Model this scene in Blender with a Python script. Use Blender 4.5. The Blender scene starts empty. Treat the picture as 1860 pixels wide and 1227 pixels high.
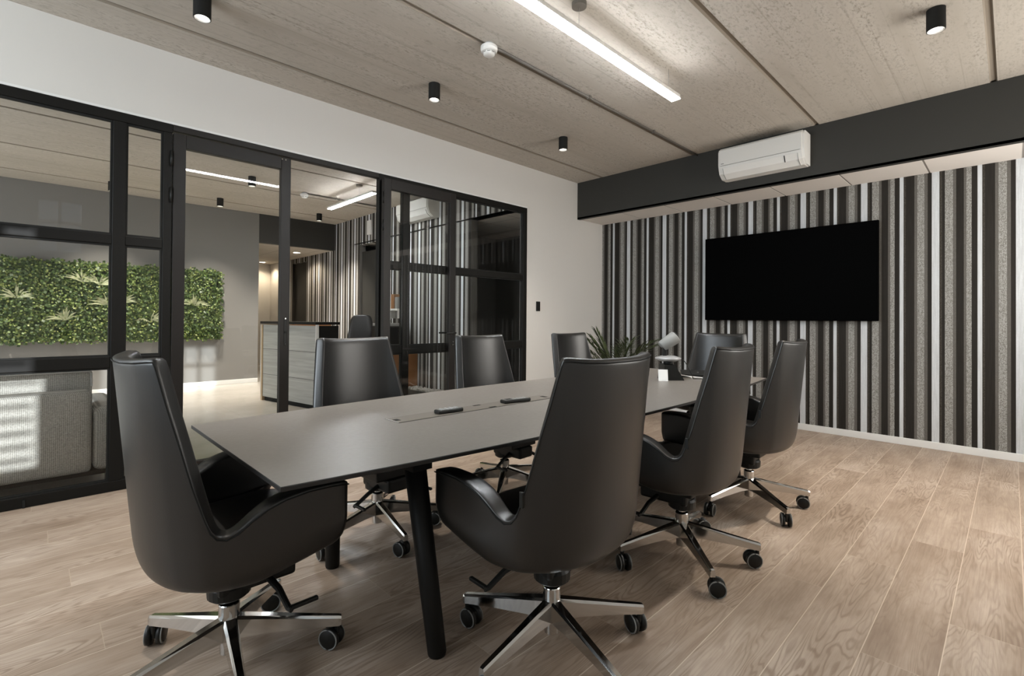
import bpy, bmesh, math, random
from math import sin, cos, pi, radians as R
from mathutils import Vector, Matrix

S = bpy.context.scene
COL = S.collection
random.seed(7)

# ------------------------------------------------------------------ camera
CAM_H = 1.19
F_PX, PRINC_V, YAW, PITCH, ROLL = 888.0, 572.54, R(45.651), R(0.4451), R(-0.4139)
fw0 = Vector((cos(YAW), sin(YAW), 0)); rt0 = Vector((sin(YAW), -cos(YAW), 0)); up0 = Vector((0, 0, 1))
fw = fw0 * cos(PITCH) + up0 * sin(PITCH)
up1 = -fw0 * sin(PITCH) + up0 * cos(PITCH)
rt = rt0 * cos(ROLL) - up1 * sin(ROLL)
up = rt0 * sin(ROLL) + up1 * cos(ROLL)
cd = bpy.data.cameras.new('camera'); cam = bpy.data.objects.new('camera', cd); COL.objects.link(cam)
cam.matrix_world = Matrix(((rt.x, up.x, -fw.x, 0), (rt.y, up.y, -fw.y, 0), (rt.z, up.z, -fw.z, CAM_H), (0, 0, 0, 1)))
cd.sensor_width = 36.0; cd.lens = 36.0 * F_PX / 1860.0
cd.shift_y = -(613.5 - PRINC_V) / 1860.0
cd.clip_start = 0.03
S.camera = cam

# ------------------------------------------------------------------ world, sun, daylight, exposure
S.view_settings.view_transform = 'Standard'
S.view_settings.look = 'None'
S.view_settings.gamma = 1.0
S.view_settings.use_curve_mapping = False
S.view_settings.exposure = 0.2
W = bpy.data.worlds.new('world'); S.world = W; W.use_nodes = True
bg = W.node_tree.nodes['Background']; bg.inputs[0].default_value = (0.82, 0.92, 1.0, 1); bg.inputs[1].default_value = 0.7

def light(kind, name, loc, energy, col, **kw):
    d = bpy.data.lights.new(name, kind); d.energy = energy; d.color = col
    for k, v in kw.items():
        setattr(d, k, v)
    o = bpy.data.objects.new(name, d); COL.objects.link(o); o.location = loc
    return o

def aim(o, d):
    o.rotation_euler = Vector(d).to_track_quat('-Z', 'Y').to_euler()

SUN_DIR = (0.16, 1.0, -0.20)
sun = light('SUN', 'sun', (-2, -8, 4), 4.5, (0.93, 0.97, 1.0), angle=R(0.5)); aim(sun, SUN_DIR)
# area lights added as daylight in the unseen window openings of room and lounge
day = light('AREA', 'window_daylight', (-2.75, 2.6, 2.25), 105, (0.84, 0.93, 1.0), shape='RECTANGLE', size=1.1, size_y=2.4); day.rotation_euler = (0, R(-90), 0)
day2 = light('AREA', 'window_daylight_south', (-1.6, -1.45, 1.6), 14, (0.84, 0.93, 1.0), shape='RECTANGLE', size=1.3, size_y=2.3); day2.rotation_euler = (R(90), 0, 0)
day4 = light('AREA', 'fill_light_right', (4.72, -1.45, 1.75), 84, (1.0, 0.955, 0.89), shape='RECTANGLE', size=2.35, size_y=1.25); day4.rotation_euler = (R(90), 0, 0)  # added fill through the unseen right window for the glossy chair fronts
day3 = light('AREA', 'lounge_daylight', (-2.95, 7.0, 1.6), 62, (0.9, 0.95, 1.0), shape='RECTANGLE', size=2.4, size_y=4.4); day3.rotation_euler = (0, R(-90), 0)

# ------------------------------------------------------------------ materials
def mat(name, col=(0.5, 0.5, 0.5), rough=0.5, metal=0.0, spec=0.5, emis=None, estr=0.0):
    m = bpy.data.materials.new(name); m.use_nodes = True
    b = m.node_tree.nodes['Principled BSDF']
    b.inputs['Base Color'].default_value = (*col, 1); b.inputs['Roughness'].default_value = rough
    b.inputs['Metallic'].default_value = metal; b.inputs['Specular IOR Level'].default_value = spec
    if emis:
        b.inputs['Emission Color'].default_value = (*emis, 1); b.inputs['Emission Strength'].default_value = estr
    return m

class G:
    """small helper to wire nodes"""
    def __init__(s, m):
        s.t = m.node_tree; s.n = s.t.nodes; s.b = s.n['Principled BSDF']
    def node(s, typ, **kw):
        n = s.n.new(typ)
        for k, v in kw.items():
            setattr(n, k, v)
        return n
    def put(s, inp, v):
        if isinstance(v, (int, float)):
            inp.default_value = v
        elif isinstance(v, (tuple, list)):
            inp.default_value = v if len(inp.default_value) == len(v) else (*v, 1)
        else:
            s.t.links.new(v, inp)
    def math(s, op, a, b=0.0):
        n = s.node('ShaderNodeMath', operation=op); s.put(n.inputs[0], a); s.put(n.inputs[1], b); return n.outputs[0]
    def coords(s, kind='Object'):
        return s.node('ShaderNodeTexCoord').outputs[kind]
    def sep(s, v):
        n = s.node('ShaderNodeSeparateXYZ'); s.put(n.inputs[0], v); return n.outputs
    def comb(s, x, y, z):
        n = s.node('ShaderNodeCombineXYZ')
        for i, q in enumerate((x, y, z)): s.put(n.inputs[i], q)
        return n.outputs[0]
    def noise(s, vec, scale=1.0, detail=4.0, rough=0.5, dist=0.0):
        n = s.node('ShaderNodeTexNoise'); s.put(n.inputs['Vector'], vec)
        n.inputs['Scale'].default_value = scale; n.inputs['Detail'].default_value = detail
        n.inputs['Roughness'].default_value = rough; n.inputs['Distortion'].default_value = dist
        return n.outputs[0]
    def white(s, vec):
        n = s.node('ShaderNodeTexWhiteNoise'); s.put(n.inputs['Vector'], vec); return n.outputs[0]
    def ramp(s, fac, stops, interp='LINEAR'):
        n = s.node('ShaderNodeValToRGB'); cr = n.color_ramp; cr.interpolation = interp
        while len(cr.elements) < len(stops): cr.elements.new(0.5)
        for e, (p, c) in zip(cr.elements, stops):
            e.position = p; e.color = (*c, 1) if len(c) == 3 else c
        s.put(n.inputs[0], fac); return n.outputs[0]
    def mix(s, fac, a, b, mode='MIX'):
        n = s.node('ShaderNodeMix', data_type='RGBA', blend_type=mode)
        s.put(n.inputs[0], fac); s.put(n.inputs[6], a); s.put(n.inputs[7], b); return n.outputs[2]
    def bump(s, h, strength=0.2, dist=0.01):
        n = s.node('ShaderNodeBump'); n.inputs['Strength'].default_value = strength
        n.inputs['Distance'].default_value = dist; s.put(n.inputs['Height'], h)
        s.t.links.new(n.outputs[0], s.b.inputs['Normal'])
    def scale(s, vec, sc):
        n = s.node('ShaderNodeMapping'); s.put(n.inputs['Vector'], vec); n.inputs['Scale'].default_value = sc
        return n.outputs[0]

def g3(v): return (v, v, v)

M = {}
M['white_paint'] = mat('white_paint', (0.64, 0.62, 0.585), 0.7, spec=0.2)
M['grey_paint'] = mat('grey_paint', (0.20, 0.193, 0.182), 0.6, spec=0.3)
M['dark_paint'] = mat('dark_paint', (0.036, 0.035, 0.031), 0.6, spec=0.25)
M['trim_white'] = mat('trim_white', (0.72, 0.72, 0.7), 0.45)
M['tile_white'] = mat('tile_white', (0.76, 0.715, 0.67), 0.8, spec=0.1)
M['black_frame'] = mat('black_frame', (0.0065, 0.006, 0.005), 0.5, spec=0.2)
M['bronze_frame'] = mat('bronze_frame', (0.011, 0.009, 0.0078), 0.45, spec=0.32)
M['black_plastic'] = mat('black_plastic', (0.007, 0.007, 0.006), 0.45, spec=0.35)
M['black_matte'] = mat('black_matte', (0.012, 0.012, 0.011), 0.7, spec=0.2)
M['screen'] = mat('screen', (0.0004, 0.0004, 0.0004), 0.55, spec=0.02)
M['chrome'] = mat('chrome', (0.62, 0.61, 0.59), 0.1, metal=1.0)
M['steel'] = mat('steel', (0.45, 0.44, 0.42), 0.3, metal=1.0)
M['grey_plastic'] = mat('grey_plastic', (0.22, 0.22, 0.21), 0.5)
M['white_plastic'] = mat('white_plastic', (0.74, 0.73, 0.7), 0.4)
M['silver_plastic'] = mat('silver_plastic', (0.4, 0.4, 0.4), 0.35, metal=0.4)
M['paper'] = mat('paper', (0.75, 0.74, 0.71), 0.8)
M['table_edge'] = mat('table_edge', (0.012, 0.011, 0.01), 0.5)
M['orange_wood'] = mat('orange_wood', (0.27, 0.12, 0.045), 0.5)
M['lamp_body'] = mat('lamp_body', (0.55, 0.55, 0.54), 0.4)
M['lamp_glow'] = mat('lamp_glow', (1, 1, 1), 0.5, emis=(0.93, 0.97, 1.0), estr=92.0)
M['lamp_ceiling_fill'] = mat('lamp_ceiling_fill', (1, 1, 1), 0.5, emis=(1.0, 0.97, 0.92), estr=2.2)
M['conduit_grey'] = mat('conduit_grey', (0.13, 0.115, 0.098), 0.5)
M['oak_edge'] = mat('oak_edge', (0.42, 0.31, 0.19), 0.5)
M['spot_glow'] = mat('spot_glow', (1, 1, 1), 0.5, emis=(1.0, 0.93, 0.82), estr=14.0)
M['spot_ring'] = mat('spot_ring', (0.9, 0.9, 0.88), 0.3)
M['pebble'] = mat('pebble', (0.3, 0.28, 0.25), 0.8)

def m_glass():
    m = bpy.data.materials.new('pane_glass'); m.use_nodes = True
    t = m.node_tree; t.nodes.clear()
    out = t.nodes.new('ShaderNodeOutputMaterial'); mix = t.nodes.new('ShaderNodeMixShader')
    tr = t.nodes.new('ShaderNodeBsdfTransparent'); gl = t.nodes.new('ShaderNodeBsdfGlossy')
    fr = t.nodes.new('ShaderNodeFresnel'); fr.inputs['IOR'].default_value = 1.45
    tr.inputs[0].default_value = (0.955, 0.965, 0.955, 1); gl.inputs['Roughness'].default_value = 0.0
    gl.inputs[0].default_value = (1, 1, 1, 1)
    t.links.new(fr.outputs[0], mix.inputs[0]); t.links.new(tr.outputs[0], mix.inputs[1])
    t.links.new(gl.outputs[0], mix.inputs[2]); t.links.new(mix.outputs[0], out.inputs[0])
    return m
M['glass'] = m_glass()

def m_concrete():
    m = mat('board_concrete', (0.36, 0.32, 0.27), 0.9, spec=0.1); g = G(m); c = g.coords()
    big = g.noise(g.scale(c, (0.35, 1.1, 1)), 1.0, 5, 0.6)
    streak = g.noise(g.scale(c, (0.5, 7.0, 1)), 1.0, 4, 0.6)
    fine = g.noise(g.scale(c, (9.0, 22.0, 1)), 1.0, 6, 0.75)
    pore = g.noise(g.scale(c, (26.0, 60.0, 1)), 1.0, 3, 0.7)
    mask = g.ramp(streak, [(0.42, g3(0)), (0.62, g3(1))])
    poref = g.ramp(pore, [(0.50, g3(0)), (0.68, g3(0.8))])
    base = g.ramp(big, [(0.25, (0.395, 0.357, 0.308)), (0.5, (0.50, 0.46, 0.405)), (0.75, (0.585, 0.545, 0.487))])
    base = g.mix(0.55, base, g.ramp(streak, [(0.3, (0.445, 0.402, 0.345)), (0.7, (0.575, 0.535, 0.48))]))
    dark = g.mix(g.math('MULTIPLY', mask, poref), base, (0.27, 0.236, 0.195))
    dk2 = g.mix(g.ramp(fine, [(0.55, g3(0)), (0.8, g3(0.7))]), dark, (0.24, 0.21, 0.17))
    # thin run marks along the slabs
    line = g.noise(g.scale(c, (0.25, 38.0, 1)), 1.0, 2, 0.5)
    dk3 = g.mix(g.ramp(line, [(0.6, g3(0)), (0.72, g3(0.34))]), dk2, (0.26, 0.22, 0.18))
    g.put(g.b.inputs['Base Color'], dk3)
    h = g.math('SUBTRACT', g.math('MULTIPLY', fine, 0.5), g.math('MULTIPLY', g.math('MULTIPLY', mask, poref), 0.9))
    g.bump(h, 0.22, 0.008)
    return m
M['concrete'] = m_concrete()

def m_floor():
    m = mat('oak_planks', (0.3, 0.22, 0.16), 0.42, spec=0.35); g = G(m); c = g.coords()
    x, y, _ = g.sep(c)
    pw, pl = 0.2095, 1.3
    v = g.math('DIVIDE', g.math('ADD', y, 0.035), pw)
    row = g.math('FLOOR', v); fv = g.math('FRACT', v)
    xs = g.math('DIVIDE', g.math('ADD', x, g.math('MULTIPLY', row, 0.455)), pl)
    col = g.math('FLOOR', xs); fx = g.math('FRACT', xs)
    rid = g.white(g.comb(row, col, 0.0))
    rid2 = g.white(g.comb(row, col, 5.0))
    off = g.math('MULTIPLY', rid, 37.0)
    yy = g.math('SUBTRACT', y, g.math('MULTIPLY', row, pw))
    gx = g.math('ADD', g.math('MULTIPLY', x, 1.05), off)
    body = g.noise(g.comb(gx, g.math('MULTIPLY', yy, 8.0), off), 1.0, 3, 0.42, 0.35)
    rings = g.math('SINE', g.math('MULTIPLY', body, 150.0))
    ring01 = g.math('ADD', g.math('MULTIPLY', rings, 0.5), 0.5)
    fibre = g.noise(g.comb(g.math('ADD', g.math('MULTIPLY', x, 5.0), off), g.math('MULTIPLY', y, 130.0), off), 1.0, 4, 0.7)
    cloud = g.noise(g.comb(g.math('ADD', g.math('MULTIPLY', x, 1.6), off), g.math('MULTIPLY', y, 5.0), 2.0), 1.0, 4, 0.6)
    base = g.ramp(cloud, [(0.28, (0.185, 0.128, 0.09)), (0.5, (0.35, 0.268, 0.205)), (0.72, (0.52, 0.43, 0.355))])
    tint = g.ramp(rid2, [(0.0, (0.29, 0.215, 0.16)), (0.5, (0.355, 0.275, 0.212)), (1.0, (0.42, 0.34, 0.272))])
    base = g.mix(0.35, base, tint)
    ringm = g.math('MULTIPLY', g.ramp(ring01, [(0.5, g3(0)), (1.0, g3(1))]), g.ramp(g.noise(g.comb(gx, g.math('MULTIPLY', yy, 5.0), 9.0), 0.9, 3, 0.6), [(0.36, g3(0.06)), (0.62, g3(0.6))]))
    base = g.mix(ringm, base, (0.17, 0.115, 0.078))
    base = g.mix(g.ramp(fibre, [(0.45, g3(0)), (0.8, g3(0.42))]), base, (0.17, 0.11, 0.072))
    base = g.mix(g.ramp(fibre, [(0.2, g3(0.3)), (0.42, g3(0))]), base, (0.46, 0.37, 0.285))
    ev = g.math('MINIMUM', fv, g.math('SUBTRACT', 1.0, fv))
    ex = g.math('MINIMUM', fx, g.math('SUBTRACT', 1.0, fx))
    seam_v = g.math('LESS_THAN', ev, 0.0075); seam_x = g.math('LESS_THAN', ex, 0.0011)
    base = g.mix(g.math('MULTIPLY', seam_v, 0.75), base, (0.62, 0.52, 0.42))
    base = g.mix(g.math('MULTIPLY', seam_x, 0.55), base, (0.46, 0.37, 0.28))
    g.put(g.b.inputs['Base Color'], base)
    g.put(g.b.inputs['Roughness'], g.math('ADD', 0.36, g.math('MULTIPLY', fibre, 0.16)))
    g.bump(g.math('SUBTRACT', g.math('MULTIPLY', fibre, 0.3), seam_v), 0.15, 0.004)
    return m
M['oak'] = m_floor()

def m_stripes(name, axis, start, phase_dir=-1, period=0.5535, gain=1.0):
    """vertical striped wallpaper: sequence measured on the wall, one repeat = period"""
    D, MD, MID, LIGHT, WHITE = (0.019, 0.0165, 0.0135), (0.062, 0.055, 0.046), (0.125, 0.117, 0.105), (0.35, 0.345, 0.325), (0.58, 0.60, 0.615)
    seq = [(0.029, WHITE, 0), (0.019, MD, 1), (0.065, D, 0), (0.023, MID, .3), (0.053, LIGHT, 1), (0.025, MID, .3), (0.030, D, 0), (0.054, WHITE, 0.1),
           (0.020, MD, 1), (0.020, D, 0), (0.058, LIGHT, 1), (0.023, MID, .4), (0.052, D, 0), (0.017, MID, .4), (0.036, LIGHT, 1), (0.041, D, 0)]
    tot = sum(s[0] for s in seq); stops, sp, p = [], [], 0.0
    for w, c, k in seq:
        c = tuple(min(1, q * gain) for q in c)
        stops.append((p / tot, c)); sp.append((p / tot, g3(k))); p += w
    m = mat(name, (0.3, 0.3, 0.3), 0.75, spec=0.15); g = G(m); c = g.coords()
    q = g.sep(c)[axis]
    f = g.math('FRACT', g.math('ADD', g.math('DIVIDE', g.math('MULTIPLY', g.math('SUBTRACT', q, start), phase_dir), period), 100.0))
    colr = g.ramp(f, stops, 'CONSTANT'); spk = g.ramp(f, sp, 'CONSTANT')
    n1 = g.noise(g.scale(c, (1, 1, 1)), 150.0, 2, 0.6)
    n2 = g.noise(g.scale(c, (2.0, 2.0, 0.08)), 60.0, 3, 0.7)
    dark = g.mix(1.0, colr, (0.34, 0.32, 0.29), 'MULTIPLY')
    fac = g.math('MULTIPLY', spk, g.ramp(n1, [(0.42, g3(0.75)), (0.58, g3(0.0))]))
    cc = g.mix(fac, colr, dark)
    cc = g.mix(g.ramp(n2, [(0.4, g3(0.16)), (0.6, g3(0))]), cc, (0.05, 0.045, 0.04))
    g.put(g.b.inputs['Base Color'], cc)
    return m
M['stripes'] = m_stripes('striped_wallpaper', 1, 0.770)
M['stripes_lounge_lit'] = m_stripes('striped_wallpaper_lounge_lit', 1, 6.932, gain=1.35)  # same wallpaper, colours raised to paint in the lounge's brighter light

def m_leather():
    m = mat('black_leather', (0.0055, 0.005, 0.0043), 0.37, spec=0.78); g = G(m); c = g.coords()
    n = g.node('ShaderNodeTexVoronoi'); g.put(n.inputs['Vector'], c); n.inputs['Scale'].default_value = 420.0
    g.bump(n.outputs[0], 0.06, 0.002)
    return m
M['leather'] = m_leather()

def m_table():
    m = mat('taupe_laminate', (0.155, 0.14, 0.122), 0.36, spec=0.5); g = G(m); c = g.coords()
    n = g.noise(c, 2.0, 4, 0.5)
    g.put(g.b.inputs['Base Color'], g.ramp(n, [(0.3, (0.168, 0.150, 0.132)), (0.7, (0.188, 0.169, 0.15))]))
    g.put(g.b.inputs['Roughness'], g.math('ADD', 0.33, g.math('MULTIPLY', g.noise(c, 60.0, 2, 0.5), 0.08)))
    return m
M['taupe'] = m_table()

def m_fabric(name, a, b, sc=260.0):
    m = mat(name, a, 0.95, spec=0.1); g = G(m); c = g.coords()
    x, y, z = g.sep(c)
    u = g.math('ADD', x, g.math('MULTIPLY', y, 0.6))
    w1 = g.math('SINE', g.math('MULTIPLY', g.math('ADD', u, z), sc)); w2 = g.math('SINE', g.math('MULTIPLY', g.math('SUBTRACT', u, z), sc))
    n = g.noise(c, 120.0, 3, 0.7)
    f = g.math('ADD', g.math('MULTIPLY', g.math('MULTIPLY', w1, w2), 0.35), n)
    g.put(g.b.inputs['Base Color'], g.ramp(f, [(0.25, b), (0.75, a)])); g.bump(f, 0.4, 0.004)
    return m
M['sofa_fabric'] = m_fabric('grey_weave', (0.72, 0.695, 0.65), (0.33, 0.315, 0.285), 330.0)
M['white_fabric'] = m_fabric('white_weave', (0.68, 0.67, 0.65), (0.52, 0.51, 0.49), 400.0)

def m_greywood():
    m = mat('grey_wood', (0.4, 0.4, 0.37), 0.5, spec=0.3); g = G(m); c = g.coords()
    x, y, z = g.sep(c)
    n = g.noise(g.comb(g.math('MULTIPLY', y, 3.0), x, g.math('MULTIPLY', z, 22.0)), 1.0, 4, 0.6, 0.6)
    col = g.ramp(n, [(0.3, (0.31, 0.31, 0.285)), (0.5, (0.38, 0.385, 0.36)), (0.7, (0.45, 0.46, 0.43))])
    gr = g.math('FRACT', g.math('DIVIDE', g.math('SUBTRACT', z, 0.02), 0.36))
    col = g.mix(g.math('LESS_THAN', gr, 0.016), col, (0.04, 0.04, 0.036))
    g.put(g.b.inputs['Base Color'], col)
    return m
M['grey_wood'] = m_greywood()

def m_tilefloor():
    m = mat('pale_floor_tile', (0.5, 0.46, 0.4), 0.18, spec=0.5); g = G(m); c = g.coords()
    x, y, z = g.sep(c)
    n = g.noise(c, 2.5, 4, 0.6)
    col = g.ramp(n, [(0.3, (0.36, 0.33, 0.29)), (0.7, (0.43, 0.40, 0.355))])
    fx = g.math('FRACT', g.math('DIVIDE', x, 0.9)); fy = g.math('FRACT', g.math('DIVIDE', g.math('SUBTRACT', y, 0.1), 0.9))
    ln = g.math('MAXIMUM', g.math('LESS_THAN', fx, 0.005), g.math('LESS_THAN', fy, 0.005))
    g.put(g.b.inputs['Base Color'], g.mix(ln, col, (0.33, 0.3, 0.26)))
    return m
M['tile_floor'] = m_tilefloor()

def m_ctile():
    m = mat('ceiling_tile_grid', (0.62, 0.58, 0.54), 0.85, spec=0.1); g = G(m); c = g.coords()
    x, y, z = g.sep(c)
    fx = g.math('FRACT', g.math('DIVIDE', x, 0.6)); fy = g.math('FRACT', g.math('DIVIDE', y, 0.6))
    ln = g.math('MAXIMUM', g.math('LESS_THAN', fx, 0.022), g.math('LESS_THAN', fy, 0.022))
    g.put(g.b.inputs['Base Color'], g.mix(ln, (0.60, 0.55, 0.49), (0.34, 0.30, 0.26)))
    return m
M['ceiling_grid'] = m_ctile()

def m_leaf(name, a, b):
    m = mat(name, a, 0.5, spec=0.4); g = G(m)
    n = g.noise(g.coords(), 14.0, 3, 0.7)
    g.put(g.b.inputs['Base Color'], g.ramp(n, [(0.35, a), (0.65, b)]))
    return m
M['leaf_dark'] = m_leaf('leaf_dark', (0.022, 0.045, 0.012), (0.06, 0.10, 0.025))
M['leaf_mid'] = m_leaf('leaf_mid', (0.06, 0.11, 0.025), (0.16, 0.21, 0.05))
M['leaf_light'] = m_leaf('leaf_light', (0.14, 0.19, 0.05), (0.30, 0.33, 0.10))
M['leaf_pale'] = m_leaf('leaf_pale', (0.36, 0.40, 0.22), (0.52, 0.54, 0.36))
M['palm'] = m_leaf('palm_leaf', (0.03, 0.045, 0.018), (0.075, 0.095, 0.035))

# ------------------------------------------------------------------ mesh helpers
def obj(name, bm, m, parent=None, smooth=False, loc=None):
    me = bpy.data.meshes.new(name)
    bm.normal_update(); bm.to_mesh(me); bm.free()
    o = bpy.data.objects.new(name, me); COL.objects.link(o)
    for q in (m if isinstance(m, (list, tuple)) else [m]): me.materials.append(q)
    if smooth:
        for p in me.polygons: p.use_smooth = True
    if parent: o.parent = parent
    if loc: o.location = loc
    return o

def tag(o, label=None, cat=None, group=None, kind=None):
    if label: o['label'] = label
    if cat: o['category'] = cat
    if group: o['group'] = group
    if kind: o['kind'] = kind
    return o

def thing(name, label, cat, loc=(0, 0, 0), rz=0.0, group=None):
    o = bpy.data.objects.new(name, None); COL.objects.link(o)
    o.location = loc; o.rotation_euler = (0, 0, rz); o.empty_display_size = 0.1
    return tag(o, label, cat, group)

def struct(name, bm, m, parent=None, label=None, smooth=False):
    o = obj(name, bm, m, parent, smooth)
    if parent is None: o['kind'] = 'structure'
    if label: o['label'] = label
    return o

def structempty(name, label, loc=(0, 0, 0)):
    o = bpy.data.objects.new(name, None); COL.objects.link(o); o.location = loc
    o['kind'] = 'structure'; o['label'] = label
    return o

def box(bm, x0, x1, y0, y1, z0, z1, bev=0.0, seg=2, mi=0):
    v = [bm.verts.new(p) for p in ((x0, y0, z0), (x1, y0, z0), (x1, y1, z0), (x0, y1, z0), (x0, y0, z1), (x1, y0, z1), (x1, y1, z1), (x0, y1, z1))]
    fs = [bm.faces.new([v[i] for i in q]) for q in ((3, 2, 1, 0), (4, 5, 6, 7), (0, 1, 5, 4), (1, 2, 6, 5), (2, 3, 7, 6), (3, 0, 4, 7))]
    for f in fs: f.material_index = mi
    if bev > 0:
        es = list({e for f in fs for e in f.edges})
        bmesh.ops.bevel(bm, geom=es, offset=bev, segments=seg, affect='EDGES', profile=0.5)
    return bm

def bx(x0, x1, y0, y1, z0, z1, bev=0.0, seg=2):
    return box(bmesh.new(), min(x0, x1), max(x0, x1), min(y0, y1), max(y0, y1), min(z0, z1), max(z0, z1), bev, seg)

def ring_pts(c, d, r, n, ref=None):
    d = Vector(d).normalized()
    a = Vector(ref) if ref is not None else (Vector((0, 0, 1)) if abs(d.z) < 0.9 else Vector((1, 0, 0)))
    u = d.cross(a).normalized(); w = d.cross(u)
    return [Vector(c) + (u * cos(2 * pi * i / n) + w * sin(2 * pi * i / n)) * r for i in range(n)]

def tube(bm, pts, rads, n=12, cap=True):
    pts = [Vector(p) for p in pts]
    if isinstance(rads, (int, float)): rads = [rads] * len(pts)
    rings, ref = [], None
    for i, p in enumerate(pts):
        d = (pts[min(i + 1, len(pts) - 1)] - pts[max(i - 1, 0)])
        if ref is None:
            ref = Vector((0, 0, 1)) if abs(d.normalized().z) < 0.9 else Vector((1, 0, 0))
        rings.append([bm.verts.new(q) for q in ring_pts(p, d, rads[i], n, ref)])
    for a, b in zip(rings, rings[1:]):
        for i in range(n):
            bm.faces.new((a[i], a[(i + 1) % n], b[(i + 1) % n], b[i]))
    if cap:
        bm.faces.new(rings[0][::-1]); bm.faces.new(rings[-1])
    bmesh.ops.recalc_face_normals(bm, faces=bm.faces[:])
    return bm

def lathe(bm, prof, n=24, c=(0, 0, 0)):
    rings = []
    for r, z in prof:
        if r < 1e-5: rings.append([bm.verts.new((c[0], c[1], c[2] + z))])
        else: rings.append([bm.verts.new((c[0] + r * cos(2 * pi * i / n), c[1] + r * sin(2 * pi * i / n), c[2] + z)) for i in range(n)])
    for a, b in zip(rings, rings[1:]):
        for i in range(n):
            j = (i + 1) % n
            if len(a) == 1 and len(b) == 1: continue
            if len(a) == 1: bm.faces.new((a[0], b[j], b[i]))
            elif len(b) == 1: bm.faces.new((a[i], a[j], b[0]))
            else: bm.faces.new((a[i], a[j], b[j], b[i]))
    bmesh.ops.recalc_face_normals(bm, faces=bm.faces[:])
    return bm

def prism(bm, poly, axis, a0, a1):
    """extrude a 2D polygon along an axis ('x': poly is (y,z); 'y': (x,z); 'z': (x,y))"""
    def P(p, a): return {'x': (a, p[0], p[1]), 'y': (p[0], a, p[1]), 'z': (p[0], p[1], a)}[axis]
    A = [bm.verts.new(P(p, a0)) for p in poly]; B = [bm.verts.new(P(p, a1)) for p in poly]
    n = len(poly)
    bm.faces.new(A); bm.faces.new(B[::-1])
    for i in range(n): bm.faces.new((A[i], B[i], B[(i + 1) % n], A[(i + 1) % n]))
    bmesh.ops.recalc_face_normals(bm, faces=bm.faces[:])
    return bm

def subsurf(o, lv=2):
    md = o.modifiers.new('sub', 'SUBSURF'); md.levels = lv; md.render_levels = lv
    return o

def copy_tree(o, parent=None):
    c = o.copy(); COL.objects.link(c)
    if parent: c.parent = parent
    for ch in list(o.children): copy_tree(ch, c)
    return c

# ------------------------------------------------------------------ room dimensions
YW, ZC, ZF, XB, ZB, XW = 4.279, 3.111, 2.595, 5.456, 2.604, 6.056
X0, Y0 = -2.6, -1.3            # walls behind the camera
YF, XE = 9.75, 4.42            # far wall and striped side wall of the lounge
WT = 0.12

# floors
struct('floor', bx(X0 - .1, XW + .1, Y0 - .1, YW + 0.03, -0.1, 0.0), M['oak'])
o = struct('floor', bx(-3.0, 7.0, YW + 0.03, 14.2, -0.1, 0.0), M['tile_floor'])

# ceiling slabs with open joints running along the room
joints = [0.102, 1.335, 2.581, 3.871, 5.16, 6.485, 7.83, 9.16]
def slab_profile(y0, y1, js):
    top = ZC + 0.2; pts = [(y0, ZC)]
    for j in js:
        if y0 < j < y1:
            pts += [(j - 0.022, ZC), (j - 0.013, ZC + 0.016), (j + 0.013, ZC + 0.016), (j + 0.022, ZC)]
    return pts + [(y1, ZC), (y1, top), (y0, top)]
joint_fill = mat('joint_fill', (0.30, 0.26, 0.212), 0.9, spec=0.05)
def ceiling_slab(y0, y1, x0, x1):
    bm = prism(bmesh.new(), slab_profile(y0, y1, joints), 'x', x0, x1)
    for f in bm.faces:
        if abs(f.normal.x) < 0.5 and ZC + 0.002 < f.calc_center_median().z < ZC + 0.06: f.material_index = 1
    struct('ceiling', bm, [M['concrete'], joint_fill])
ceiling_slab(Y0 - .1, YW + 0.06, X0 - .1, XW + .1)
ceiling_slab(YW + 0.06, YF + .1, -3.0, 7.0)

# wall with the glass partition: lintel above the frame and the solid stretch at the right
bm = bx(X0, 4.436, YW, YW + WT, ZF, ZC); box(bm, 4.436, XW, YW, YW + WT, 0, ZC); box(bm, X0, -1.35, YW, YW + WT, 0, ZF)
struct('wall_left', bm, M['white_paint'])
struct('trim_1', bx(-1.35, 4.436, YW - 0.006, YW + 0.02, ZF - 0.004, ZF + 0.012), M['trim_white'])
# television wall
struct('wall_back', bx(XW, XW + WT, Y0, YW, 0, ZC), M['stripes'])
struct('baseboard_back', bx(XW - 0.014, XW, Y0, YW, 0, 0.068, 0.003), M['trim_white'])
struct('baseboard_left', bx(4.436, XW - 0.014, YW - 0.014, YW, 0, 0.068, 0.003), M['trim_white'])
# bulkhead and its tiled soffit
bm = bx(XB, XB + 0.02, Y0, YW, ZB - 0.004, ZC); box(bm, XB, XB + 0.055, Y0, YW, ZB - 0.006, ZB + 0.02)
struct('trim_2', bm, M['dark_paint'])
bm = bmesh.new(); yj = [Y0, -0.066, 0.546, 1.164, 1.788, 2.386, 3.0, 3.612, YW]
for a, b in zip(yj, yj[1:]): box(bm, XB + 0.055, XW, a + 0.008, b - 0.008, ZB, ZB + 0.02)
struct('trim_3', bm, M['tile_white'])
bm = bmesh.new()
for a in yj[1:-1]: box(bm, XB + 0.055, XW, a - 0.0085, a + 0.0085, ZB + 0.003, ZB + 0.02)
struct('trim_4', bm, mat('soffit_bar', (0.30, 0.28, 0.255), 0.6))
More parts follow.
